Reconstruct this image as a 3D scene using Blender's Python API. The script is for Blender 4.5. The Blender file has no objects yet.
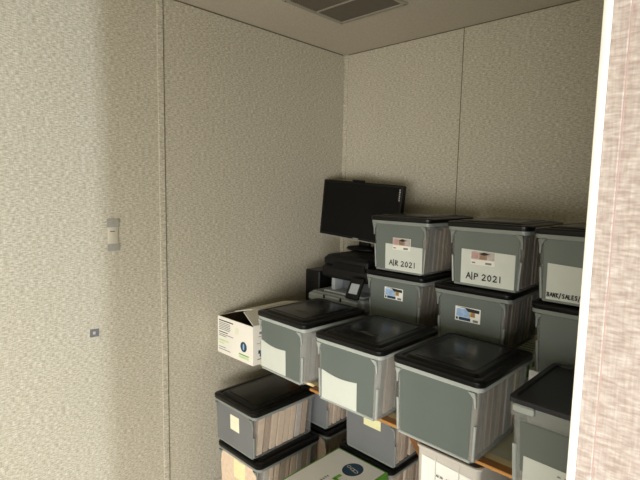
import bpy, bmesh, math, random
from mathutils import Vector, Matrix
rnd = random.Random(7)
S = bpy.context.scene
C = S.collection

# ------------------------------------------------------------------ camera
F_PX = 472.74
YAW, PITCH, ROLL = math.radians(43.852), math.radians(-6.11), math.radians(1.125)
fw = Vector((-math.sin(YAW)*math.cos(PITCH), math.cos(YAW)*math.cos(PITCH), math.sin(PITCH)))
rt = Vector((math.cos(YAW), math.sin(YAW), 0)); up = rt.cross(fw)
r2 = math.cos(ROLL)*rt + math.sin(ROLL)*up; u2 = -math.sin(ROLL)*rt + math.cos(ROLL)*up
cd = bpy.data.cameras.new('camera'); cam = bpy.data.objects.new('camera', cd); C.objects.link(cam)
cd.sensor_width = 36.0; cd.sensor_fit = 'HORIZONTAL'; cd.lens = F_PX*36.0/640.0
cd.clip_start = 0.02
m = Matrix((r2, u2, -fw)).transposed().to_4x4(); m.translation = Vector((1.954, -2.221, 1.648))
cam.matrix_world = m
S.camera = cam

# ------------------------------------------------------------------ world, lights, exposure
w = bpy.data.worlds.new('world'); S.world = w; w.use_nodes = True
w.node_tree.nodes['Background'].inputs[0].default_value = (1.0, 0.97, 0.60, 1)
w.node_tree.nodes['Background'].inputs[1].default_value = 0.42

def area(name, loc, target, sx, sy, power, col, spread=180):
    l = bpy.data.lights.new(name, 'AREA'); l.shape = 'RECTANGLE'; l.size = sx; l.size_y = sy
    l.energy = power; l.color = col; l.spread = math.radians(spread)
    o = bpy.data.objects.new(name, l); C.objects.link(o); o.location = loc
    d = Vector(target) - Vector(loc); o.rotation_euler = d.to_track_quat('-Z', 'Y').to_euler()
    return o
# daylight through the narrow glazed door of the outer room, right of the camera
area('door_daylight', (5.0, -2.10, 1.45), (0.0, -1.9, 1.45), 0.14, 1.9, 72, (0.80, 0.89, 1.0))
# wide window of the outer room, behind the camera
area('window_daylight', (3.2, -4.9, 0.75), (0.7, -0.9, -1.3), 3.2, 1.3, 118, (1.0, 0.97, 0.96), 120)
S.view_settings.view_transform = 'Standard'; S.view_settings.look = 'None'
S.view_settings.gamma = 1.0; S.view_settings.use_curve_mapping = False
S.view_settings.exposure = 0.36

# ------------------------------------------------------------------ material helpers
def lin(c):
    return tuple(((v/255)/12.92 if v/255 <= .04045 else ((v/255+.055)/1.055)**2.4) for v in c)
def newmat(name):
    m = bpy.data.materials.new(name); m.use_nodes = True
    return m, m.node_tree.nodes, m.node_tree.links, m.node_tree.nodes['Principled BSDF']
def plain(name, rgb, rough=.5, var=.06, scale=30, bump=0.0, spec=.5, alpha=1.0, metal=0.0, stretch=(1,1,1), coat=0.0):
    m, n, l, b = newmat(name)
    tc = n.new('ShaderNodeTexCoord'); mp = n.new('ShaderNodeMapping'); mp.inputs['Scale'].default_value = stretch
    nz = n.new('ShaderNodeTexNoise'); nz.inputs['Scale'].default_value = scale; nz.inputs['Detail'].default_value = 4
    l.new(tc.outputs['Object'], mp.inputs[0]); l.new(mp.outputs[0], nz.inputs['Vector'])
    cr = n.new('ShaderNodeValToRGB'); c = lin(rgb)
    cr.color_ramp.elements[0].position = .3; cr.color_ramp.elements[1].position = .7
    cr.color_ramp.elements[0].color = (*[max(0, v*(1-var)) for v in c], 1)
    cr.color_ramp.elements[1].color = (*[min(1, v*(1+var)) for v in c], 1)
    l.new(nz.outputs['Fac'], cr.inputs[0]); l.new(cr.outputs[0], b.inputs['Base Color'])
    b.inputs['Roughness'].default_value = rough; b.inputs['Specular IOR Level'].default_value = spec
    b.inputs['Metallic'].default_value = metal; b.inputs['Alpha'].default_value = alpha
    b.inputs['Coat Weight'].default_value = coat
    if bump:
        bp = n.new('ShaderNodeBump'); bp.inputs['Strength'].default_value = bump; bp.inputs['Distance'].default_value = .003
        l.new(nz.outputs['Fac'], bp.inputs['Height']); l.new(bp.outputs[0], b.inputs['Normal'])
    return m
def wallpaper(name, base, fleck, dark):
    m, n, l, b = newmat(name)
    tc = n.new('ShaderNodeTexCoord')
    def noise(scl, det, rough):
        mp = n.new('ShaderNodeMapping'); mp.inputs['Scale'].default_value = scl
        nz = n.new('ShaderNodeTexNoise'); nz.inputs['Scale'].default_value = 1; nz.inputs['Detail'].default_value = det
        nz.inputs['Roughness'].default_value = rough
        l.new(tc.outputs['Object'], mp.inputs[0]); l.new(mp.outputs[0], nz.inputs['Vector']); return nz
    a = noise((66, 66, 250), 2, .55); g = noise((420, 420, 45), 2, .5); big = noise((2.2, 2.2, 1.6), 3, .5)
    ra = n.new('ShaderNodeValToRGB'); e = ra.color_ramp.elements
    e[0].position = .36; e[0].color = (*lin(dark), 1); e[1].position = .74; e[1].color = (*lin(fleck), 1)
    x = e.new(.54); x.color = (*lin(base), 1)
    mx = n.new('ShaderNodeMix'); mx.data_type = 'FLOAT'; mx.inputs[0].default_value = .3
    l.new(a.outputs['Fac'], mx.inputs[2]); l.new(g.outputs['Fac'], mx.inputs[3])
    l.new(mx.outputs[0], ra.inputs[0])
    hs = n.new('ShaderNodeMix'); hs.data_type = 'RGBA'; hs.blend_type = 'MULTIPLY'; hs.inputs[0].default_value = 1
    rb = n.new('ShaderNodeValToRGB'); rb.color_ramp.elements[0].position = .3; rb.color_ramp.elements[1].position = .7
    rb.color_ramp.elements[0].color = (.95, .95, .94, 1); rb.color_ramp.elements[1].color = (1, 1, 1, 1)
    l.new(big.outputs['Fac'], rb.inputs[0]); l.new(ra.outputs[0], hs.inputs[6]); l.new(rb.outputs[0], hs.inputs[7])
    l.new(hs.outputs[2], b.inputs['Base Color'])
    bp = n.new('ShaderNodeBump'); bp.inputs['Strength'].default_value = .35; bp.inputs['Distance'].default_value = .002
    l.new(mx.outputs[0], bp.inputs['Height']); l.new(bp.outputs[0], b.inputs['Normal'])
    b.inputs['Roughness'].default_value = .55; b.inputs['Specular IOR Level'].default_value = .25
    return m
def wood(name, c0, c1, stretch=(3, 40, 40)):
    m, n, l, b = newmat(name)
    tc = n.new('ShaderNodeTexCoord'); mp = n.new('ShaderNodeMapping'); mp.inputs['Scale'].default_value = stretch
    nz = n.new('ShaderNodeTexNoise'); nz.inputs['Scale'].default_value = 1.5; nz.inputs['Detail'].default_value = 6
    nz.inputs['Distortion'].default_value = .6
    l.new(tc.outputs['Object'], mp.inputs[0]); l.new(mp.outputs[0], nz.inputs['Vector'])
    r = n.new('ShaderNodeValToRGB'); r.color_ramp.elements[0].position = .35; r.color_ramp.elements[1].position = .68
    r.color_ramp.elements[0].color = (*lin(c0), 1); r.color_ramp.elements[1].color = (*lin(c1), 1)
    l.new(nz.outputs['Fac'], r.inputs[0]); l.new(r.outputs[0], b.inputs['Base Color']); b.inputs['Roughness'].default_value = .45
    return m

M = {}
M['wall'] = wallpaper('vinyl_wallcover', (188, 182, 164), (222, 217, 204), (157, 150, 130))
M['wallp'] = wallpaper('partition_vinyl_warm_cast', (182, 170, 162), (208, 201, 194), (160, 145, 136))  # wall vinyl tinted pinker, a warm light cast put into its colour
M['groove'] = plain('strip_joint', (176, 152, 140), .7, .06)
M['ceil'] = plain('ceiling_stipple', (192, 185, 169), .9, .10, 160, .6, .1)
M['floor'] = plain('floor_vinyl', (168, 158, 142), .5, .10, 12, .1)
M['trimw'] = plain('white_trim', (236, 232, 224), .4, .03, 30)
M['gap'] = plain('joint_shadow_gap', (96, 87, 66), .8, .1)
M['base'] = plain('vinyl_base', (196, 186, 170), .5, .05)
M['vent'] = plain('vent_metal', (150, 144, 130), .5, .05)
M['slat'] = plain('vent_slat', (84, 78, 66), .6, .05)
M['ventd'] = plain('vent_duct', (36, 34, 28), .8, .1)
M['lid'] = plain('black_lid_plastic', (13, 13, 13), .34, .10, 40, .06, .25)
M['lidc'] = plain('black_lid_panel', (20, 20, 19), .26, .12, 25, .05, .32)
M['lidglint'] = plain('lid_mark_glint', (70, 72, 66), .2, .1, 60)  # moulded mark on black lids, lightened to paint its glint
M['navy'] = plain('navy_lid_plastic', (28, 29, 36), .38, .08, 30, .05, .5)
M['frost'] = plain('frosted_plastic', (178, 182, 176), .38, .06, 20, .08, .4, .30)
M['frosts'] = plain('grey_frosted_plastic', (140, 144, 138), .38, .06, 20, .08, .4, .30)
M['clear'] = plain('clear_plastic', (186, 184, 180), .25, .05, 20, .05, .5, .11)
M['rib'] = plain('plastic_edge', (160, 166, 160), .35, .05, 30)
M['ribs'] = plain('grey_plastic_edge', (126, 131, 125), .35, .05, 30)
M['panel'] = plain('grey_panel', (93, 102, 97), .42, .05, 6, .03)
M['panels'] = plain('dark_grey_panel', (96, 103, 97), .42, .05, 6, .03)
M['panelg'] = plain('slate_panel', (108, 110, 110), .42, .05, 8, .03)
M['paper'] = plain('label_paper', (200, 204, 193), .75, .03, 14)
M['paperw'] = plain('white_paper', (232, 232, 224), .75, .03, 14)
M['note'] = plain('yellow_note', (222, 219, 168), .75, .05, 40)
M['notew'] = plain('pale_note', (228, 224, 196), .75, .05, 40)
M['ink'] = plain('black_ink', (32, 32, 34), .7, .1)
M['inkg'] = plain('grey_ink', (120, 122, 120), .7, .1)
M['inkf'] = plain('faint_show_through', (206, 210, 198), .75, .03)
M['green'] = plain('green_print', (96, 160, 50), .6, .08)
M['greenb'] = plain('bright_green_print', (120, 190, 62), .6, .06)
M['greenl'] = plain('pale_green_print', (186, 208, 150), .6, .08)
M['paleg'] = plain('faint_green_print', (214, 216, 190), .6, .05)
M['teal'] = plain('teal_print', (22, 62, 88), .5, .08)
M['carton'] = plain('white_carton', (226, 222, 210), .7, .04, 8)
M['ctop'] = plain('bright_white_carton', (244, 243, 238), .6, .02, 8)
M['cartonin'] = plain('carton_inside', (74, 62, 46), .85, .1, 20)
M['folder0'] = plain('cream_folder', (212, 190, 164), .8, .08, 50, 0, .2)
M['folder1'] = plain('tan_folder', (172, 150, 126), .8, .08, 50, 0, .2)
M['folder2'] = plain('white_file_paper', (186, 178, 166), .8, .08, 50, 0, .2)
M['wood'] = wood('orange_wood', (150, 98, 44), (196, 140, 74))
M['wooddk'] = wood('brown_wood', (104, 66, 32), (142, 94, 50), (30, 30, 4))
M['lam'] = plain('cream_laminate', (196, 194, 170), .35, .05, 18)
M['edge'] = plain('pale_edge_band', (232, 214, 168), .4, .05, 18)
M['black'] = plain('black_plastic', (13, 13, 13), .40, .1, 60, .05, .25)
M['blackm'] = plain('matt_black_plastic', (17, 16, 15), .55, .1, 60, .05, .25)
M['screen'] = plain('screen_glass', (8, 9, 9), .22, .1, 4, 0, .2)
M['silver'] = plain('silver_trim', (150, 148, 140), .3, .05, metal=.3)
M['pgrey'] = plain('printer_grey', (158, 164, 166), .45, .04)
M['pgreyd'] = plain('printer_dark_grey', (98, 104, 108), .45, .04)
M['white'] = plain('white_plastic', (208, 203, 192), .45, .03, 20, .03, .5, .82)
M['blue'] = plain('blue_plastic', (36, 58, 128), .4, .06)
M['steel'] = plain('brace_metal', (150, 130, 100), .4, .05, metal=.6)
M['tape'] = plain('grey_tape', (150, 148, 138), .5, .12, 90)
M['stick'] = plain('dark_grey_sticker', (104, 104, 106), .5, .2, 200)
M['plate'] = plain('pale_plate', (186, 180, 162), .5, .04, 30)
M['brownimg'] = plain('photo_brown', (146, 116, 92), .5, .25, 60)
M['greyimg'] = plain('photo_grey', (176, 168, 160), .5, .15, 60)
M['bluel'] = plain('pale_blue_print', (150, 180, 214), .5, .15, 60)
M['yellow'] = plain('yellow_print', (206, 170, 60), .5, .15, 60)
M['red'] = plain('red_print', (178, 142, 136), .5, .15, 60)

# ------------------------------------------------------------------ mesh helpers
def obj(name, verts, faces, mat, parent=None, mats=None, fmat=None, smooth=False):
    me = bpy.data.meshes.new(name); me.from_pydata([tuple(v) for v in verts], [], faces); me.update()
    for mm in (mats or [mat]): me.materials.append(M[mm] if isinstance(mm, str) else mm)
    if fmat:
        for p, i in zip(me.polygons, fmat): p.material_index = i
    bm = bmesh.new(); bm.from_mesh(me); bmesh.ops.recalc_face_normals(bm, faces=bm.faces); bm.to_mesh(me); bm.free()
    if smooth:
        for p in me.polygons: p.use_smooth = True
        try: me.set_sharp_from_angle(angle=math.radians(38))
        except Exception: pass
    o = bpy.data.objects.new(name, me); C.objects.link(o)
    if parent: o.parent = parent
    return o
class MB:
    def __init__(s): s.v = []; s.f = []; s.m = []; s.mats = []
    def mi(s, mat):
        if mat not in s.mats: s.mats.append(mat)
        return s.mats.index(mat)
    def add(s, vs, fs, mat):
        k = len(s.v); s.v += [tuple(v) for v in vs]; s.f += [tuple(i+k for i in f) for f in fs]; s.m += [s.mi(mat)]*len(fs)
    def box(s, a, b, mat, bev=0.0, rot=None, piv=None):
        vs, fs = boxvf(a, b, bev)
        if rot: vs = [rot @ (Vector(v)-Vector(piv)) + Vector(piv) for v in vs]
        s.add(vs, fs, mat)
    def tube(s, pts, r, mat, n=8):
        vs, fs = tubevf(pts, r, n); s.add(vs, fs, mat)
    def loft(s, loops, mat, capa=True, capb=True):
        vs, fs = loftvf(loops, capa, capb); s.add(vs, fs, mat)
    def build(s, name, parent=None, smooth=False):
        return obj(name, s.v, s.f, None, parent, s.mats, s.m, smooth)
def loftvf(loops, capa=True, capb=True):
    n = len(loops[0]); vs = [p for L in loops for p in L]; fs = []
    for k in range(len(loops)-1):
        for i in range(n):
            j = (i+1) % n; fs.append((k*n+i, k*n+j, (k+1)*n+j, (k+1)*n+i))
    if capa: fs.append(tuple(range(n))[::-1])
    if capb: fs.append(tuple(range((len(loops)-1)*n, len(loops)*n)))
    return vs, fs
def rr(w, l, r, z, n=4, cx=0, cy=0):
    r = max(r, 1e-4); p = []
    for k, (sx, sy) in enumerate(((1, 1), (-1, 1), (-1, -1), (1, -1))):
        for i in range(n+1):
            a = math.pi/2*(k + i/n)
            p.append((cx+sx*(w/2-r)+r*math.cos(a), cy+sy*(l/2-r)+r*math.sin(a), z))
    return p
def boxvf(a, b, bev=0.0):
    (x0, y0, z0), (x1, y1, z1) = a, b
    if bev <= 0:
        v = [(x, y, z) for z in (z0, z1) for y in (y0, y1) for x in (x0, x1)]
        return v, [(0, 2, 3, 1), (4, 5, 7, 6), (0, 1, 5, 4), (2, 6, 7, 3), (0, 4, 6, 2), (1, 3, 7, 5)]
    cx, cy, w, l = (x0+x1)/2, (y0+y1)/2, x1-x0, y1-y0
    L = [rr(w-2*bev, l-2*bev, bev*.5, z0, 2, cx, cy), rr(w, l, bev, z0+bev, 2, cx, cy),
         rr(w, l, bev, z1-bev, 2, cx, cy), rr(w-2*bev, l-2*bev, bev*.5, z1, 2, cx, cy)]
    return loftvf(L)
def tubevf(pts, r, n=8):
    pts = [Vector(p) for p in pts]; L = []
    for i, p in enumerate(pts):
        d = (pts[min(i+1, len(pts)-1)] - pts[max(i-1, 0)]).normalized()
        a = d.orthogonal().normalized() if abs(d.z) > .9 else d.cross(Vector((0, 0, 1))).normalized()
        b = d.cross(a)
        L.append([tuple(p + r*(math.cos(t)*a + math.sin(t)*b)) for t in (2*math.pi*k/n for k in range(n))])
    return loftvf(L)
def box(name, a, b, mat, parent=None, bev=0.0):
    v, f = boxvf(a, b, bev); return obj(name, v, f, mat, parent, smooth=bev > 0)
def tag(o, label, cat, group=None):
    o['label'] = label; o['category'] = cat
    if group: o['group'] = group
    return o
def struct(o): o['kind'] = 'structure'; return o
def thing(name, label, cat, loc, rz=0, group=None):
    o = bpy.data.objects.new(name, None); C.objects.link(o); o.location = loc; o.rotation_euler = (0, 0, math.radians(rz))
    o.empty_display_size = .05
    return tag(o, label, cat, group)

# ------------------------------------------------------------------ the room
H = 2.453
PY, JX = -1.68, 1.815                       # partition face and jamb edge
struct(box('floor', (-.10, -5.0, -.06), (5.2, .10, 0), 'floor'))
struct(box('ceiling', (-.10, -3.6, H), (5.2, .10, H+.08), 'ceil'))
wl = struct(box('wall_left', (-.10, -3.2, 0), (0, .10, H), 'wall'))
wb = struct(box('wall_back', (0, 0, 0), (3.2, .10, H), 'wall'))
struct(box('wall_right', (3.1, PY, 0), (3.2, 0, H), 'wall'))
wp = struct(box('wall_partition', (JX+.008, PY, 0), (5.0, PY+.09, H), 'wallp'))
# panel joints
mb = MB(); mb.box((0, -1.211, .15), (.006, -1.183, H), 'wall', .0025); o = mb.build('batten_strip', wl)
box('batten_groove', (0, -1.1825, .15), (.0012, -1.1795, H), 'gap', wl)
mb = MB(); mb.box((.0, -.006, .15), (.030, 0, H), 'wall', .0025); mb.build('corner_strip', wb)
box('panel_groove', (.773, -.0012, .15), (.7765, 0, H), 'gap', wb)
box('panel_groove', (1.995, -.0012, .15), (1.9985, 0, H), 'gap', wb)
t = struct(box('trim_1', (0, -1.19, H-.005), (.0025, -.02, H), 'gap'))
t = struct(box('trim_2', (.02, -.0025, H-.004), (3.1, 0, H), 'gap'))
struct(box('baseboard_left', (0, -3.2, 0), (.008, 0, .155), 'base', None, .003))
struct(box('baseboard_back', (.008, -.008, 0), (3.1, 0, .155), 'base', None, .003))
# white corner bead and vinyl cover strip on the end of the partition
mb = MB(); mb.box((JX, PY-.006, 0), (JX+.0085, PY+.096, H), 'trimw', .003); struct(mb.build('trim_3', None, True))
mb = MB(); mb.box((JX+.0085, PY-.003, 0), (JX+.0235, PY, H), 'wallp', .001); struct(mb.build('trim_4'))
box('strip_groove', (JX+.0235, PY-.0006, 0), (JX+.0245, PY, H), 'groove', wp)

# ceiling vent
v = thing('ceiling_vent', 'square metal air vent with twin louvred panels in the ceiling', 'vent', (.548, -.63, H))
mb = MB(); a = .192
for (x0, y0, x1, y1) in ((-a, -a, a, -a+.022), (-a, a-.022, a, a), (-a, -a+.022, -a+.022, a-.022), (a-.022, -a+.022, a, a-.022)):
    mb.box((x0, y0, -.009), (x1, y1, 0), 'vent', .002)
mb.build('frame', v)
box('divider', (-a+.022, -.006, -.009), (a-.022, .006, 0), 'vent', v, .002)
box('duct', (-a+.02, -a+.02, -.0015), (a-.02, a-.02, 0), 'ventd', v)
for y0, y1 in ((-a+.024, -.008), (.008, a-.024)):
    mb = MB(); k = 0
    while y0+.004+k*.0125 < y1-.004:
        yy = y0+.006+k*.0125; k += 1
        mb.add([(-a+.022, yy-.004, -.002), (a-.022, yy-.004, -.002), (a-.022, yy+.003, -.0075), (-a+.022, yy+.003, -.0075),
                (-a+.022, yy-.003, -.0015), (a-.022, yy-.003, -.0015), (a-.022, yy+.004, -.007), (-a+.022, yy+.004, -.007)],
               [(0, 1, 2, 3), (4, 5, 6, 7), (0, 3, 7, 4), (1, 2, 6, 5), (3, 2, 6, 7), (0, 1, 5, 4)], 'slat')
    o = mb.build('louvre_grille', v); o['kind'] = 'stuff'
for sx in (-1, 1):
    for sy in (-1, 1):
        mb = MB(); mb.loft([[(sx*(a-.011)+.004*math.cos(t*math.pi/4), sy*(a-.011)+.004*math.sin(t*math.pi/4), z) for t in range(8)] for z in (-.0108, -.009)], 'gap')
        mb.build('screw', v)

# wall plate and sticker on the left wall
v = thing('wall_plate', 'pale upright wall plate with grey tape at both ends on the wall', 'plate', (0, -1.417, 1.445))
box('plate', (0, -.021, -.062), (.004, .021, .062), 'plate', v, .0015)
box('tape', (.004, -.025, .032), (.0048, .024, .066), 'tape', v); box('tape', (.004, -.024, -.066), (.0048, .025, -.036), 'tape', v)
box('slot', (.004, -.012, .014), (.0046, .007, .017), 'ink', v)
mb = MB(); mb.box((0, -.018, -.0165), (.0012, .018, .0165), 'stick'); mb.box((.0012, -.006, -.006), (.0016, .004, .006), 'greyimg')
o = mb.build('wall_sticker'); o.location = (0, -1.502, 1.049); o.rotation_euler = (math.radians(-4), 0, 0)
tag(o, 'small dark grey sticker stuck on the wall below the taped plate', 'sticker')

# ------------------------------------------------------------------ handwriting: strokes on a 0..1 grid
GL = {
 'A': [[(0, 0), (.38, 1), (.75, 0)], [(.15, .4), (.6, .4)]], 'P': [[(.05, 0), (.08, 1)], [(.05, .98), (.55, .92), (.6, .62), (.1, .48)]],
 'R': [[(.05, 0), (.08, 1)], [(.05, .98), (.5, .9), (.5, .6), (.1, .5), (.62, 0)]], '|': [[(.1, -.15), (.06, 1.15)]],
 '2': [[(.02, .8), (.25, 1), (.52, .82), (.42, .5), (.02, .02), (.6, .04)]], '0': [[(.3, 1), (.05, .7), (.08, .2), (.32, 0), (.55, .3), (.52, .75), (.3, 1)]],
 '1': [[(.2, 1), (.22, 0)]], 'B': [[(.06, 0), (.06, 1), (.5, .9), (.45, .6), (.08, .52), (.55, .4), (.5, .06), (.06, 0)]],
 'N': [[(.05, 0), (.08, 1), (.55, 0), (.58, 1)]], 'K': [[(.06, 0), (.08, 1)], [(.55, 1), (.1, .45), (.6, 0)]], '/': [[(0, -.25), (.45, 1.15)]],
 'S': [[(.55, .9), (.25, 1), (.05, .75), (.5, .4), (.4, .05), (.02, .1)]], 'L': [[(.08, 1), (.05, 0), (.5, .02)]], 'E': [[(.5, 1), (.06, .98), (.06, .02), (.52, 0)], [(.06, .5), (.42, .5)]],
 ' ': [], '~': [[(0, .3), (.15, .7), (.3, .25), (.45, .65), (.6, .3)]],
}
def strokes(mb, text, x, z, h, y, wd, mat, asp=.75, map3=None, jit=0.0):
    """ribbons for hand lettering in the x-z plane, at depth y (facing -y)"""
    f = map3 or (lambda a, b: (a, y, b))
    for ch in text:
        for st in GL[ch]:
            for (a0, b0), (a1, b1) in zip(st, st[1:]):
                ax, az, bx, bz = x+a0*h*asp, z+b0*h, x+a1*h*asp, z+b1*h
                d = Vector((bx-ax, bz-az)); L = d.length
                if L < 1e-6: continue
                d /= L; nx, nz = -d.y*wd/2, d.x*wd/2; ax -= d.x*wd*.3; az -= d.y*wd*.3; bx += d.x*wd*.3; bz += d.y*wd*.3
                mb.add([f(ax+nx, az+nz), f(ax-nx, az-nz), f(bx-nx, bz-nz), f(bx+nx, bz+nz)], [(0, 1, 2, 3)], mat)
        x += h*asp*(.45 if ch in '|1 ' else .88)
def quad(mb, x0, x1, z0, z1, y, mat): mb.add([(x0, y, z0), (x1, y, z0), (x1, y, z1), (x0, y, z1)], [(0, 1, 2, 3)], mat)

# ------------------------------------------------------------------ file bins
BW, BL = .32, .392
def sheet(name, parent, x0, x1, z0, z1, yf, mat, tilt=0.0, curl=0.0, th=.0008, nseg=8):
    """a paper sheet on a bin's front; yf(z) is the bin's front face; top edge may bow"""
    vs = []
    for i in range(nseg+1):
        u = i/nseg; xx = x0+(x1-x0)*u
        zt = z1 - tilt*u - curl*math.sin(math.pi*u); zb = z0
        for zz, d in ((zb, .0009), (zt, .0009), (zb, .0009+th), (zt, .0009+th)): vs.append((xx, yf(zz)-d, zz))
    fs = []
    for i in range(nseg):
        a, b = 4*i, 4*i+4
        fs += [(a+2, b+2, b+3, a+3), (a, a+1, b+1, b), (a+1, a+3, b+3, b+1), (a, b, b+2, a+2)]
    fs += [(0, 2, 3, 1), (4*nseg, 4*nseg+1, 4*nseg+3, 4*nseg+2)]
    return obj(name, vs, fs, mat, parent)
def make_bin(label, x, y, ztop, yaw=0, h=.251, body='frost', rib='rib', panel='panel', border=.017, panelz=(.012, .035), group='black-lidded file bins', folders=None, emblem=False, nf=9, taper=.016):
    """x,y: front-left corner of the lid; ztop: lid top"""
    c, s = math.cos(math.radians(yaw)), math.sin(math.radians(yaw))
    root = thing('file_bin', label, 'bin', (x+c*BW/2-s*BL/2, y+s*BW/2+c*BL/2, ztop-h), yaw, group)
    zr = h-.038                                     # rim starts
    bw = lambda z: BW-.028-taper*(1-z/h); bl = lambda z: BL-.032+.012*z/h
    out = [rr(bw(0)-.012, bl(0)-.012, .012, 0), rr(bw(0), bl(0), .016, .005), rr(bw(zr-.012), bl(zr-.012), .018, zr-.012),
           rr(BW-.018, BL-.018, .02, zr-.004), rr(BW-.014, BL-.014, .02, h-.012)]
    inn = [rr(BW-.019, BL-.019, .02, h-.012), rr(BW-.023, BL-.023, .02, zr-.002), rr(bw(zr)-.005, bl(zr)-.005, .016, zr-.014), rr(bw(0)-.005, bl(0)-.005, .014, .006)]
    vs, fs = loftvf(out+inn); bo = obj('body', vs, fs, body, root, smooth=True)
    yf = lambda z: -bl(z)/2
    # slab proud of the shell paints the shaded inside and hanging files; corner edges
    xw = bw(0)/2-border; z0, z1 = panelz[0], h-panelz[1]
    vs = [(-xw, yf(z0)-d, z0) for d in (0, .0012)] + [(xw, yf(z0)-d, z0) for d in (0, .0012)]
    vs += [(xw+.006, yf(z1)-d, z1) for d in (0, .0012)] + [(-xw-.006, yf(z1)-d, z1) for d in (0, .0012)]
    obj('front_tone_panel', vs, [(1, 3, 5, 7), (0, 6, 4, 2), (0, 2, 3, 1), (4, 6, 7, 5), (2, 4, 5, 3), (0, 1, 7, 6)], panel, bo)
    for sx in (-1, 1):                               # bracket under the rim at each front corner
        mb = MB(); xo = bw(zr)/2-.006; zc = zr-.004; w0, w1 = .022, .007
        for (za, wa, da), (zb, wb_, db) in (((zc, w0, .012), (zc-.022, w1, .004)), ((zc-.022, w1, .004), (zc-.05, w1*.7, .0015))):
            P = []
            for zz, ww, dd in ((za, wa, da), (zb, wb_, db)):
                P += [(sx*(xo-ww), yf(zz)+.001, zz), (sx*xo, yf(zz)+.001, zz), (sx*xo, yf(zz)-dd, zz), (sx*(xo-ww), yf(zz)-dd, zz)]
            mb.add(P, [(0, 1, 2, 3), (4, 7, 6, 5), (0, 4, 5, 1), (1, 5, 6, 2), (2, 6, 7, 3), (3, 7, 4, 0)], rib)
        mb.build('corner_bracket', bo)
        mb = MB(); mb.tube([(sx*(bw(.01)/2-.005), yf(.01)+.004, .01), (sx*(bw(h*.45)/2-.005), yf(h*.45)+.004, h*.45)], .0045, rib); mb.build('corner_edge', bo, True)
    mb = MB(); mb.tube([(-bw(0)/2+.012, yf(0)+.002, .006), (bw(0)/2-.012, yf(0)+.002, .006)], .0055, rib); mb.build('bottom_edge', bo, True)
    mb = MB(); mb.loft([rr(BW-.010, BL-.010, .022, zr-.003), rr(BW-.006, BL-.006, .024, h-.026), rr(BW-.02, BL-.02, .02, h-.026), rr(BW-.021, BL-.021, .02, zr-.002)], rib, False, False)
    mb.build('rim', bo, True)
    # lid
    e = h
    lid = [rr(BW-.004, BL-.004, .026, e-.027), rr(BW, BL, .028, e-.024), rr(BW, BL, .028, e-.011), rr(BW-.006, BL-.006, .026, e-.008),
           rr(BW-.038, BL-.038, .022, e-.006), rr(BW-.050, BL-.050, .020, e-.0105), rr(BW-.060, BL-.060, .018, e-.0105), rr(BW-.074, BL-.074, .016, e-.0028), rr(BW-.080, BL-.080, .014, e-.002)]
    vs, fs = loftvf(lid); lo = obj('lid', vs, fs, 'lid', root, smooth=True)
    vs, fs = loftvf([rr(BW-.112, BL-.112, .012, e-.002), rr(BW-.112, BL-.112, .012, e-.0007), rr(BW-.118, BL-.118, .01, e)])
    obj('lid_panel', vs, fs, 'lidc', lo, smooth=True)
    if emblem:
        mb = MB()
        for k in range(3):
            pts = [(.03+(.026-.008*k)*math.cos(t), -.075+(.017-.005*k)*math.sin(t), e) for t in [2*math.pi*i/24 for i in range(25)]]
            mb.tube(pts, .0011, 'lidglint', 5)
        for k in range(4): mb.tube([(-.02+.001*k, -.083+.006*k, e), (.012, -.084+.0055*k, e)], .0011, 'lidglint', 5)
        mb.build('embossed_mark', lo, True)
    if folders:
        flab, fgrp, mats = folders
        fl = bl(0)-.05; st = fl/nf; lean = rnd.uniform(.25, .6)*st; y0 = -fl/2
        for k in range(nf):
            th = st*rnd.uniform(.55, .85); hh = (h-.045)*rnd.uniform(.90, 1.0); ww = bw(0)/2-.011-rnd.uniform(0, .006)
            yy = y0+k*st; ln = lean
            vs, fs = boxvf((-ww, yy, .0075), (ww, yy+th, hh))
            vs = [(a, b+(ln if z > .1 else 0), z) for a, b, z in vs]
            fo = obj('file_folder', vs, fs, rnd.choice(mats))
            fo.matrix_world = Matrix.Translation(root.location) @ Matrix.Rotation(math.radians(yaw), 4, 'Z')
            tag(fo, flab, 'folder', fgrp)
    return root, yf, h

CR = ['folder0', 'folder0', 'folder1', 'folder2']; WH = ['folder2', 'folder2', 'folder0', 'folder1']
ZT = .850
# front row on the table
def fold(where, mats=CR): return ('paper file folder standing inside '+where, 'file folders in '+where, mats)
A, yf, h = make_bin('black-lidded file bin with a bare white paper label beside the white open carton', .332, -.938, 1.118, -1.9, h=.268, emblem=True, folders=fold('the bin beside the open carton', WH))
sheet('paper_label', A, -.130, .036, .012, .135, yf, 'paper', .012, .010)
B, yf, h = make_bin('black-lidded file bin with a large bare paper label, middle one along the table front', .727, -.974, 1.118, .5, h=.268, emblem=True, folders=fold('the middle bin along the table front', WH))
sheet('paper_label', B, -.120, .050, .004, .122, yf, 'paper', .006, .010)
Cb, yf, h = make_bin('black-lidded frosted file bin with no label, beside the navy-lidded bin', 1.082, -.968, 1.118, -.8, h=.268, emblem=True, folders=fold('the unlabelled bin beside the navy-lidded bin', WH))
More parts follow.
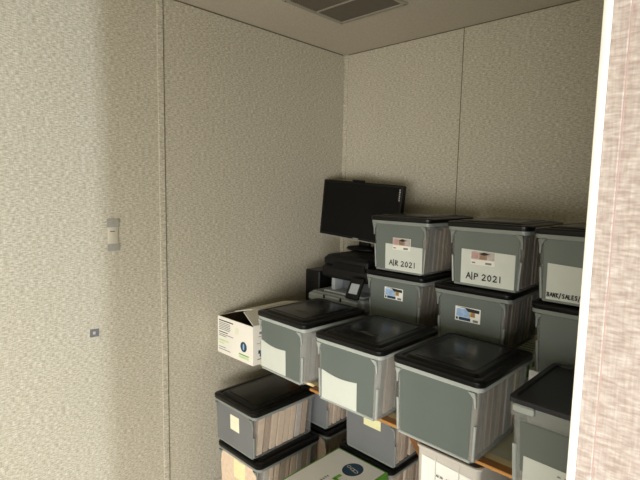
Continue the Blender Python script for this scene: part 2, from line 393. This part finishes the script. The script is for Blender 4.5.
# back row, upper
gs = dict(body='frosts', rib='ribs', panel='panels', border=.012, taper=.032)
D, yf, h = make_bin('grey file bin with white label reading A|R 2021, right of the monitor', .622, -.515, 1.543, -1.1, folders=fold('the A|R 2021 bin'), **gs)
def year_label(root, yf, x0, x1, z0, z1, text, lower):
    p = sheet('paper_label', root, x0, x1, z0, z1, yf, 'paper', .006, 0)
    mb = MB(); yy = min(yf(z0), yf(z1))-.0022
    hh = .022
    strokes(mb, text, x0+.024, z0+.022, hh, yy, .0040, 'ink', 1.08)
    mb.build('handwriting', p)
    mb = MB(); a = x0+.040; b = z1+lower; k = 1.5
    mb.box((a, yy-.0006, b-.030), (a+.062*k, yy, b+.022), 'carton')
    quad(mb, a+.001, a+.061*k, b-.010, b+.021, yy-.0009, 'greyimg'); quad(mb, a+.002, a+.02*k, b-.006, b+.016, yy-.0012, 'red')
    quad(mb, a+.022*k, a+.042*k, b-.008, b+.010, yy-.0012, 'brownimg'); mb.add([(a+.02*k, yy-.0014, b+.012), (a+.034*k, yy-.0014, b+.007), (a+.05*k, yy-.0014, b+.013), (a+.034*k, yy-.0014, b+.019)], [(0, 1, 2, 3)], 'ink')
    quad(mb, a+.004, a+.012*k, b-.025, b-.020, yy-.0012, 'inkg'); quad(mb, a+.038*k, a+.054*k, b-.026, b-.018, yy-.0012, 'inkg')
    mb.build('product_sticker', root)
year_label(D, yf, -.070, .122, .008, .124, 'A|R 2021', .006)
E_, yf, h = make_bin('grey file bin with white label reading A|P 2021, topmost of its stack', 1.030, -.555, 1.543, .33, folders=fold('the A|P 2021 bin'), **gs)
year_label(E_, yf, -.092, .114, .008, .142, 'A|P 2021', -.026)
R_, yf, h = make_bin('grey file bin with white label reading BANK/SALES/, beside the doorway partition', 1.376, -.600, 1.543, -.4, **gs)
p = sheet('paper_label', R_, -.108, .11, .008, .130, yf, 'paper', .010, 0)
mb = MB(); strokes(mb, 'BANK/SALES/', -.104, .020, .0135, min(yf(0), yf(.12))-.0024, .0030, 'ink', .80); mb.build('handwriting', p)
# back row, lower
def colour_label(root, yf, x0, z0, w=.098, hh=.052):
    mb = MB(); y = min(yf(z0), yf(z0+hh))-.0012
    mb.box((x0, y-.0008, z0), (x0+w, y, z0+hh), 'paperw'); y -= .0011
    X = lambda u: x0+u*w; Z = lambda u: z0+u*hh
    quad(mb, X(.05), X(.6), Z(.30), Z(.86), y, 'bluel')
    quad(mb, X(.58), X(.80), Z(.38), Z(.72), y-.0003, 'yellow'); quad(mb, X(.64), X(.78), Z(.42), Z(.70), y-.0005, 'brownimg')
    mb.add([(X(.04), y-.0007, Z(.95)), (X(.40), y-.0007, Z(.92)), (X(.52), y-.0007, Z(.72)), (X(.96), y-.0007, Z(.70)), (X(.96), y-.0007, Z(.92)), (X(.42), y-.0007, Z(.97))], [(0, 1, 2, 3, 4, 5)], 'ink')
    quad(mb, X(.16), X(.62), Z(.06), Z(.27), y-.0004, 'teal'); quad(mb, X(.04), X(.12), Z(.08), Z(.25), y-.0004, 'teal'); quad(mb, X(.72), X(.92), Z(.06), Z(.22), y-.0004, 'inkg')
    mb.build('product_label', root)
Dl, yf, h = make_bin('grey file bin with a small coloured product label, under the A|R 2021 bin', .605, -.52, 1.292, 0, folders=fold('the bin under the A|R 2021 bin'), **gs)
colour_label(Dl, yf, -.046, .128)
El, yf, h = make_bin('grey file bin with a small coloured product label, under the A|P 2021 bin', .985, -.56, 1.292, 1.0, folders=fold('the bin under the A|P 2021 bin'), **gs)
colour_label(El, yf, -.058, .112, .102, .056)
Rl, yf, h = make_bin('unlabelled grey file bin under the BANK/SALES/ bin', 1.380, -.598, 1.292, 0, **gs)
# stacks under the table
gu = dict(body='clear', rib='ribs', panel='panelg', border=.004, panelz=(.004, .03), h=.23)
G, yf, h = make_bin('file bin of cream folders with pale square note, topmost beside the stickered wall', .107, -1.015, .690, 0, folders=fold('the topmost bin beside the stickered wall'), nf=8, **gu)
sheet('note', G, -.030, .036, .088, .158, yf, 'notew', .0, 0)
gu2 = dict(gu); gu2['panel'] = 'folder0'
G2, yf, h = make_bin('file bin of cream folders with yellow sticky note, right below another bin', .131, -1.009, .460, 0, folders=fold('the bin with the yellow sticky note'), nf=9, **gu2)
sheet('note', G2, -.035, .05, .09, .180, yf, 'note', 0, .004)
G3, yf, h = make_bin('black-lidded file bin on the floor at the bottom of the wall-side stack', .120, -1.01, .230, 0, h=.230, body='clear', rib='ribs', panel='panelg', border=.004)
N1, yf, h = make_bin('black-lidded file bin under the table behind the wall-side stack, upper one', .148, -.59, .690, 0, folders=fold('the bin behind the wall-side stack'), **gu)
N2, yf, h = make_bin('black-lidded file bin under the table behind the wall-side stack, middle one', .150, -.592, .460, 0, folders=fold('the middle bin behind the wall-side stack'), **gu2)
N3, yf, h = make_bin('black-lidded file bin under the table behind the wall-side stack, lowest one', .150, -.59, .230, 0, h=.230, body='clear', rib='ribs', panel='panelg', border=.004)
H1, yf, h = make_bin('file bin with pale yellow note under the table, topmost behind the green-edged carton', .576, -.618, .690, -1, folders=fold('the bin with the pale yellow note'), **gu)
sheet('note', H1, -.035, .06, .142, .205, yf, 'note', 0, 0)
H2, yf, h = make_bin('file bin of brown folders whose lid carries the bin with the pale yellow note', .556, -.625, .460, -1, folders=fold('the bin below the one with the pale yellow note', ['folder1', 'folder1', 'folder0']), **gu2)
H3, yf, h = make_bin('file bin on the floor under the bin of brown folders', .556, -.622, .230, 0, h=.230, body='clear', rib='ribs', panel='panelg', border=.004)

# navy-lidded latch bin at the right end of the front row
FW, FL, FH = .38, .37, .253
v = thing('latch_bin', 'dark grey file bin with flat navy lid and clear latches', 'bin', (1.474+FW/2, -.978+FL/2, 1.103-FH), 0)
bw = lambda z: FW-.040+.022*z/FH; bl = lambda z: FL-.040+.022*z/FH
L = [rr(bw(0)-.01, bl(0)-.01, .01, 0), rr(bw(0), bl(0), .014, .005), rr(bw(.195), bl(.195), .016, .195), rr(FW-.008, FL-.008, .018, .203), rr(FW-.006, FL-.006, .018, FH-.012),
     rr(FW-.012, FL-.012, .016, FH-.012), rr(bw(.19)-.006, bl(.19)-.006, .014, .192), rr(bw(0)-.006, bl(0)-.006, .012, .006)]
vs, fs = loftvf(L); bo = obj('body', vs, fs, 'frost', v, smooth=True)
yF = lambda z: -bl(z)/2
xw = bw(0)/2-.020
obj('front_tone_panel', [(-xw, yF(.05), .05), (xw, yF(.05), .05), (xw+.006, yF(.19), .19), (-xw-.006, yF(.19), .19),
                    (-xw, yF(.05)-.0015, .05), (xw, yF(.05)-.0015, .05), (xw+.006, yF(.19)-.0015, .19), (-xw-.006, yF(.19)-.0015, .19)],
    [(4, 5, 6, 7), (0, 3, 2, 1), (0, 1, 5, 4), (2, 3, 7, 6), (1, 2, 6, 5), (0, 4, 7, 3)], 'panels', bo)
for sx in (-1, 1):
    mb = MB(); x0 = sx*(FW/2-.045); mb.box((x0-.028, -FL/2-.004, FH-.036), (x0+.028, -FL/2+.008, FH-.014), 'rib', .004); mb.build('latch', bo, True)
    mb = MB(); mb.tube([(sx*(bw(.01)/2-.006), yF(.01)+.004, .01), (sx*(bw(.12)/2-.006), yF(.12)+.004, .12)], .0065, 'rib'); mb.build('corner_edge', bo, True)
L = [rr(FW-.002, FL-.002, .02, FH-.015), rr(FW, FL, .022, FH-.012), rr(FW, FL, .022, FH-.002), rr(FW-.004, FL-.004, .02, FH), rr(FW-.030, FL-.030, .016, FH), rr(FW-.036, FL-.036, .014, FH-.006)]
vs, fs = loftvf(L); obj('lid', vs, fs, 'navy', v, smooth=True)
p = sheet('paper_label', v, -.142, .10, .004, .095, yF, 'paper', .006, 0)
mb = MB()
for k, n in enumerate((3, 3, 3, 3)): strokes(mb, '~ ~'[:n], -.055+.003*(k % 2), .070-.017*k, .010, yF(0)-.006, .0016, 'inkg', 1.3)
mb.build('handwriting', p)

# ------------------------------------------------------------------ table
v = thing('work_table', 'long table with cream top and orange wooden front edge carrying the bins', 'table', (1.25, -.45, 0))
X0, X1 = .03-1.25, 2.55-1.25; Y0, Y1 = -.884+.45, -.03+.45
TH = .011
box('tabletop', (X0, Y0+.03, ZT-TH), (X1, Y1, ZT), 'lam', v, .001)
box('edge_band', (X0, Y0, ZT-TH), (X1, Y0+.030, ZT), 'edge', v)
box('front_plank', (.662-1.25, Y0-.036, ZT-TH), (X1, Y0-.0005, ZT), 'wood', v, .001)
box('rear_rail', (X0, Y1-.03, ZT-TH-.06), (X1, Y1, ZT-TH), 'wooddk', v)
for lx in (X0+.03, 1.11-1.25, X1-.08):
    for ly in ((Y0+.14, Y1-.08) if lx > X0+.1 else (Y1-.42, Y1-.08)): box('leg', (lx, ly, 0), (lx+.05, ly+.05, ZT-TH-(.06 if ly > Y1-.1 else 0)), 'wooddk', v, .002)
# knee brace running from the top down to the middle leg
lx, ly = 1.11-1.25, Y0+.145
b0, b1 = (.925-1.25, ZT-TH), (lx, .60)
vs = [(b0[0], y, b0[1]) for y in (ly, ly+.03)] + [(b0[0]+.12, y, b0[1]) for y in (ly, ly+.03)] + [(b1[0], y, b1[1]+.14) for y in (ly, ly+.03)] + [(b1[0], y, b1[1]) for y in (ly, ly+.03)]
obj('brace', vs, [(0, 2, 4, 6), (1, 7, 5, 3), (0, 1, 3, 2), (2, 3, 5, 4), (4, 5, 7, 6), (6, 7, 1, 0)], 'wooddk', v)

# ------------------------------------------------------------------ cartons
def carton(label, x, y, z, w, l, hh, name='paper_carton', group='copy paper cartons', lidh=.07):
    v = thing(name, label, 'carton', (x+w/2, y+l/2, z), 0, group)
    box('body', (-w/2+.004, -l/2+.004, 0), (w/2-.004, l/2-.004, hh-.004), 'carton', v, .002)
    box('lid', (-w/2, -l/2, hh-lidh), (w/2, l/2, hh), 'carton', v, .002)
    return v
# open white carton on the table, against the left wall
KW, KL, KH = .276, .43, .180
v = thing('open_carton', 'white printed carton with its top flaps open, on the table against the wall', 'carton', (.044+KW/2, -.94+KL/2, ZT), 0)
t = .004; mb = MB(); a, b = KW/2, KL/2
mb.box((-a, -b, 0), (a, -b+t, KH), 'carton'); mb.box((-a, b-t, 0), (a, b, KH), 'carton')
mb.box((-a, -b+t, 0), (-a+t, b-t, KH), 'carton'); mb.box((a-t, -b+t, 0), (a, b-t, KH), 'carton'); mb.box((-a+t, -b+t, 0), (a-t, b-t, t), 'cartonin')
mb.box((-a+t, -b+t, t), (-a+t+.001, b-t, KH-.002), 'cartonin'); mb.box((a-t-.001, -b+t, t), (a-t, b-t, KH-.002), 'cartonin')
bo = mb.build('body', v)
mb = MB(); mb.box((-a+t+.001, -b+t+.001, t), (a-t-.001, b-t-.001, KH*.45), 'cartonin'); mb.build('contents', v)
# flaps: the right one folded in over the box, the left one leaning up against the wall
def flap(pts, th=.004):
    n = (Vector(pts[1])-Vector(pts[0])).cross(Vector(pts[3])-Vector(pts[0])).normalized()*th
    vs = [Vector(p) for p in pts]+[Vector(p)+n for p in pts]
    return obj('flap', vs, [(0, 1, 2, 3), (4, 7, 6, 5), (0, 4, 5, 1), (1, 5, 6, 2), (2, 6, 7, 3), (3, 7, 4, 0)], 'carton', v)
flap([(a-.001, -b+.004, KH), (a-.001, b, KH), (a-.135, b, KH+.024), (a-.150, -b+.060, KH+.028)])
flap([(-a+.003, b-.004, KH), (-a+.003, -b+.10, KH), (-a+.10, -b+.13, KH+.022), (-a+.12, b-.004, KH+.022)])
mb = MB(); yy = -b-.0006
def kz(u): return u*KH
def kx(u): return -a+u*KW
quad(mb, kx(.04), kx(.46), kz(.885), kz(.915), yy, 'ink')
for i in range(5): quad(mb, kx(.04), kx(.30+.12*rnd.random()), kz(.83-.045*i), kz(.85-.045*i), yy, 'inkg')
quad(mb, kx(.04), kx(.30), kz(.575), kz(.60), yy, 'ink')
for i in range(2): quad(mb, kx(.04), kx(.46-.2*i), kz(.52-.045*i), kz(.54-.045*i), yy, 'inkg')
quad(mb, kx(.04), kx(.32), kz(.34), kz(.38), yy, 'greenl'); quad(mb, kx(.04), kx(.2), kz(.27), kz(.30), yy, 'greenl')
for i in range(2): quad(mb, kx(.04), kx(.24+.14*i), kz(.165-.06*i), kz(.185-.06*i), yy, 'inkg')
def disc(mb, cx, cz, rx, rz, y, mat, n=20, f=None):
    f = f or (lambda p, q: (p, y, q))
    mb.add([f(cx+rx*math.cos(2*math.pi*i/n), cz+rz*math.sin(2*math.pi*i/n)) for i in range(n)], [tuple(range(n))], mat)
ring_pale = disc(mb, kx(.56), kz(.75), .017, .017, yy, 'paleg')
disc(mb, kx(.75), kz(.40), .024, .024, yy, 'teal'); disc(mb, kx(.75), kz(.40), .006, .015, yy-.0004, 'bluel')
quad(mb, kx(.62), kx(.89), kz(.17), kz(.20), yy, 'green'); quad(mb, kx(.62), kx(.89), kz(.09), kz(.15), yy, 'greenl')
mb.build('front_print', bo); mb = MB()
# little handling icons on the right side
xs = a+.0006
def side(y0, y1, z0, z1, mat): mb.add([(xs, y0, z0), (xs, y1, z0), (xs, y1, z1), (xs, y0, z1)], [(0, 1, 2, 3)], mat)
side(-b+.03, -b+.075, .128, .131, 'inkg'); side(-b+.035, -b+.07, .140, .152, 'inkg'); side(-b+.02, -b+.08, .098, .100, 'inkg')
side(-b+.03, -b+.055, .050, .066, 'teal'); side(-b+.038, -b+.046, .035, .050, 'teal'); side(-b+.025, -b+.06, .022, .027, 'inkg'); side(-b+.085, -b+.12, .03, .08, 'inkg')
mb.build('side_print', bo)

# white carton with green edges in front of the under-table stack
MW, ML = .280, .44
carton('plain white carton on the floor under the green-edged carton', .588, -1.086, 0, MW, ML, .225)
v = thing('paper_carton', 'white carton with green edges and a dark blue oval emblem on its top', 'carton', (.588+MW/2, -1.086+ML/2, .225), 0, 'copy paper cartons')
box('body', (-MW/2+.004, -ML/2+.004, 0), (MW/2-.004, ML/2-.004, .225), 'carton', v, .002)
lo = box('lid', (-MW/2, -ML/2, .150), (MW/2, ML/2, .235), 'green', v, .003)
mb = MB(); mb.box((-MW/2+.010, -ML/2+.010, .235), (MW/2-.010, ML/2-.010, .2356), 'ctop'); mb.build('top_print', lo)
# emblem: reads along +y, its top towards -x
zt = .2358; ex, ey = .022, .128
T2 = lambda p, q: (ex-q, ey+p, zt)
mb = MB(); disc(mb, 0, 0, .050, .043, 0, 'teal', 28, T2); mb.build('emblem', lo)
mb = MB(); zt = .2362
T3 = lambda p, q: (ex+p*1.05+.001, ey-.009+q*1.05, zt)
def ring(cx, cz, rx, rz, wd, mat, f, n=20):
    P = [f(cx+k*math.cos(2*math.pi*i/n)*1.0*(rx-(0 if k2 else wd))/k if False else cx+(rx-(0 if k2 else wd))*math.cos(2*math.pi*i/n), cz+(rz-(0 if k2 else wd))*math.sin(2*math.pi*i/n)) for k, k2 in ((1, 0), (1, 1)) for i in range(n)]
    mb.add(P, [(i, (i+1) % n, n+(i+1) % n, n+i) for i in range(n)], mat)
ring(-.025, .014, .0085, .0085, .003, 'paperw', T3)
def bar(x0, z0, x1, z1, wd, mat, f):
    d = Vector((x1-x0, z1-z0)); d.normalize(); n = Vector((-d.y, d.x))*wd/2
    mb.add([f(x0+n.x, z0+n.y), f(x0-n.x, z0-n.y), f(x1-n.x, z1-n.y), f(x1+n.x, z1+n.y)], [(0, 1, 2, 3)], mat)
for (p0, q0, p1, q1) in ((-.010, .017, .024, .011), (-.012, .004, .022, -.002), (-.010, .017, -.012, .004), (.024, .011, .028, .003), (.028, .003, .022, -.002), (.006, .0142, .004, .001)):
    bar(p0, q0, p1, q1, .0032, 'paperw', T3)
mb.build('emblem_mark', lo)
# large green letters below the emblem, reading along +y with their tops towards -x (only their heads are in view)
mb = MB(); zt = .2360
T4 = lambda p, q: (.032-q, -.050+p, zt)
def gl(p0, q0, p1, q1, wd=.016): bar(p0, q0, p1, q1, wd, 'greenb', T4)
gl(.075, .030, .075, -.075); gl(.075, .022, .115, .022); gl(.075, -.025, .105, -.025)      # F
gl(.045, .010, .045, -.075); gl(.012, .002, -.020, -.010); gl(-.020, -.010, -.022, -.06); gl(.012, .002, .02, -.07)
mb.build('green_lettering', lo)
mb = MB(); zt = .2360
for k in range(9): bar(-.03+.012*k, .055, -.03+.012*k+.006, .055+.002*(k % 2), .010, 'inkg', T4)
mb.build('small_print', lo)

# cartons on the table under the back row and the printer
def printed(v, w, l, hh, seed):
    r = random.Random(seed); mb = MB(); y = -l/2-.0006
    for k in range(3): quad(mb, -w/2+.015+.09*k, -w/2+.055+.09*k, hh*.52, hh*.74, y, 'green')
    quad(mb, -w/2+.02, w/2-.02, hh*.30, hh*.36, y, 'greenl')
    mb.build('front_print', v); mb = MB(); x = w/2+.0006
    for k in range(4): mb.add([(x, -l/2+.02+.05*k, hh*.6), (x, -l/2+.045+.05*k, hh*.6), (x, -l/2+.045+.05*k, hh*.85), (x, -l/2+.02+.05*k, hh*.85)], [(0, 1, 2, 3)], 'green')
    mb.build('side_print', v); mb = MB(); z = hh+.0006
    for k in range(9): mb.add([(-w/2+.015, -l/2+.015+.03*k, z), (w/2-.015, -l/2+.015+.03*k, z), (w/2-.015, -l/2+.025+.03*k, z), (-w/2+.015, -l/2+.025+.03*k, z)], [(0, 1, 2, 3)], 'green')
    mb.build('top_print', v)
CH = .191
v = carton('white and green carton on the table under the A|R 2021 stack', .63, -.515, ZT, .27, .40, CH)
v = carton('white and green carton on the table under the A|P 2021 stack', 1.03, -.53, ZT, .31, .40, CH); printed(v, .31, .40, CH, 1)
v = carton('white and green carton on the table under the BANK/SALES/ stack', 1.385, -.570, ZT, .30, .42, CH); printed(v, .30, .42, CH, 2)
v = carton('white carton on the table under the printer', .25, -.48, ZT, .30, .38, .212)

# white tote on a blue lid under the table
v = thing('white_tote', 'white plastic tote with paper label under the unlabelled bin', 'tote', (1.285, -.765, .60), 0)
tw, tl, th = .215, .35, .235
L = [rr(tw-.018, tl-.018, .015, 0), rr(tw-.010, tl-.010, .018, .004), rr(tw, tl, .02, th), rr(tw-.006, tl-.006, .018, th), rr(tw-.016, tl-.016, .016, .006)]
vs, fs = loftvf(L); bo = obj('body', vs, fs, 'white', v, smooth=True)
for xx in (-.035, .045):
    mb = MB(); mb.tube([(xx, -tl/2+.002, .02), (xx, -tl/2-.0005, th-.012)], .0022, 'white'); mb.build('moulded_rib', bo)
mb = MB(); mb.loft([rr(tw+.004, tl+.004, .022, th-.012), rr(tw+.008, tl+.008, .022, th-.009), rr(tw+.008, tl+.008, .022, th-.001), rr(tw-.002, tl-.002, .02, th)], 'white', False, False); mb.build('rim', bo, True)
yT = lambda z: -(tl-.010+.010*z/th)/2
p = sheet('paper_label', v, -.085, .085, .06, .205, yT, 'paperw', .01, 0)
mb = MB(); strokes(mb, '~~ ~', -.03, .150, .014, -tl/2-.004, .0022, 'inkg', 1.1); strokes(mb, '~ ~', -.045, .12, .014, -tl/2-.004, .0022, 'inkg', 1.1); mb.build('handwriting', p)
o = thing('blue_lid_tote', 'blue-lidded storage tote on the floor under the white tote', 'tote', (1.290, -.745, 0), 0)
L = [rr(.21, .36, .02, 0), rr(.236, .40, .025, .56), rr(.231, .395, .025, .56), rr(.205, .355, .02, .006)]
vs, fs = loftvf(L); obj('body', vs, fs, 'clear', o, smooth=True)
L = [rr(.244, .406, .03, .562), rr(.255, .42, .03, .566), rr(.255, .42, .03, .594), rr(.247, .41, .03, .60)]
vs, fs = loftvf(L); obj('lid', vs, fs, 'blue', o, smooth=True)

# ------------------------------------------------------------------ printer, computer tower, monitor
PZ = ZT+.212
v = thing('printer', 'grey and black all-in-one printer under the monitor', 'printer', (.415, -.31, PZ), 0)
w2 = .178
mb = MB(); mb.box((-w2, -.185, 0), (w2, .185, .062), 'pgrey', .008); mb.build('base', v, True)
mb = MB(); mb.box((-w2+.012, -.215, .022), (w2-.02, -.15, .058), 'pgrey', .006); tr = mb.build('paper_tray', v, True)
mb = MB(); mb.box((-.06, -.217, .044), (-.05, -.2145, .062), 'blackm'); mb.box((.05, -.217, .044), (.06, -.2145, .062), 'blackm'); mb.build('tray_latch', tr)
mb = MB(); mb.box((-w2+.085, -.12, .062), (-w2+.110, .18, .145), 'pgrey', .004); mb.build('side_column', v, True)
mb = MB(); mb.box((-w2+.110, -.06, .062), (w2-.01, .18, .145), 'pgreyd', .003); mb.build('rear_housing', v)
mb = MB(); mb.box((-w2+.060, -.15, .0625), (w2-.03, -.062, .072), 'pgrey', .003); mb.build('output_tray', v, True)
# black scanner head: rounded block overhanging the output slot
mb = MB(); mb.box((-w2+.055, -.165, .140), (w2+.0, .18, .205), 'blackm', .012); hd = mb.build('scanner_head', v, True)
mb = MB(); mb.box((-w2+.06, -.160, .195), (w2-.002, .178, .258), 'black', .018); mb.build('document_feeder', v, True)
mb = MB(); mb.box((-w2+.135, -.1665, .190), (w2-.02, -.155, .225), 'screen', .002); mb.build('feed_slot', v)
# tilted control panel hanging from the head
Rm = Matrix.Rotation(math.radians(-28), 3, 'X')
mb = MB(); mb.box((.108, -.205, .060), (w2+.008, -.190, .165), 'blackm', .005, Rm, (0, -.185, .16)); cp = mb.build('control_panel', v, True)
mb = MB(); mb.box((.124, -.2075, .085), (w2-.004, -.2045, .135), 'pgrey', .001, Rm, (0, -.185, .16)); mb.build('panel_screen', cp)

v = thing('computer_tower', 'small black computer case standing on the table behind the open carton', 'computer', (.165, -.24, ZT), 0)
box('case', (-.055, -.17, .006), (.055, .17, .36), 'black', v, .004)
for sx in (-1, 1):
    for sy in (-1, 1): box('foot', (sx*.04-.01, sy*.14-.01, 0), (sx*.04+.01, sy*.14+.01, .006), 'blackm', v)
box('bezel_line', (.048, -.1715, .01), (.050, -.170, .355), 'pgreyd', v)

mz = PZ+.258
v = thing('monitor', 'black flat-screen computer monitor standing on the printer', 'monitor', (.304, -.189, mz), 1.07)
# stand
mb = MB(); n = 28
mb.loft([[(.03+.105*k*math.cos(2*math.pi*i/n), .072*k*math.sin(2*math.pi*i/n), z) for i in range(n)] for k, z in ((.95, 0), (1, .004), (1, .010), (.9, .017), (.5, .022))], 'black')
mb.build('base', v, True)
mb = MB(); mb.box((-.012, .010, .018), (.058, .034, .17), 'blackm', .005); mb.build('neck', v, True)
tl = math.radians(-2.12); ro = math.radians(3.625)
Rt = Matrix.Rotation(tl, 3, 'X') @ Matrix.Rotation(ro, 3, 'Y'); zc = 1.532-mz; W2, H2_ = .273, .1605
P0 = Vector((0, -.016, zc))
def mbox(name, a, b, mat, bev=0, par=None):
    vs, fs = boxvf(a, b, bev); vs = [Rt @ Vector(q) + P0 for q in vs]; return obj(name, vs, fs, mat, par or v, smooth=bev > 0)
ho = mbox('housing', (-W2, 0, -H2_), (W2, .030, H2_), 'black', .004)
mbox('rear_bulge', (-.15, .030, -.09), (.15, .045, .09), 'blackm', .004, ho)
sc = mbox('screen', (-W2+.014, -.0012, -H2_+.018), (W2-.014, 0, H2_-.014), 'screen')
mbox('bottom_trim', (-W2, -.003, -H2_), (W2, 0, -H2_+.005), 'silver', 0, ho)
mbox('brand_badge', (-.018, -.0028, -H2_+.0065), (.018, -.001, -H2_+.0125), 'silver', 0, ho)
mb = MB()
for k in range(6):
    z0 = H2_-.028-.0105*k; q = [(W2-.020, z0), (W2-.014+.002*(k % 2), z0), (W2-.014+.002*(k % 2), z0+.007), (W2-.020, z0+.007)]
    mb.add([Rt @ Vector((x, -.0022, z)) + P0 for x, z in q], [(0, 1, 2, 3)], 'greyimg')
mb.build('energy_sticker', sc)
mbox('webcam_clip', (-.058, -.008, H2_), (.016, .018, H2_+.010), 'blackm', .003)
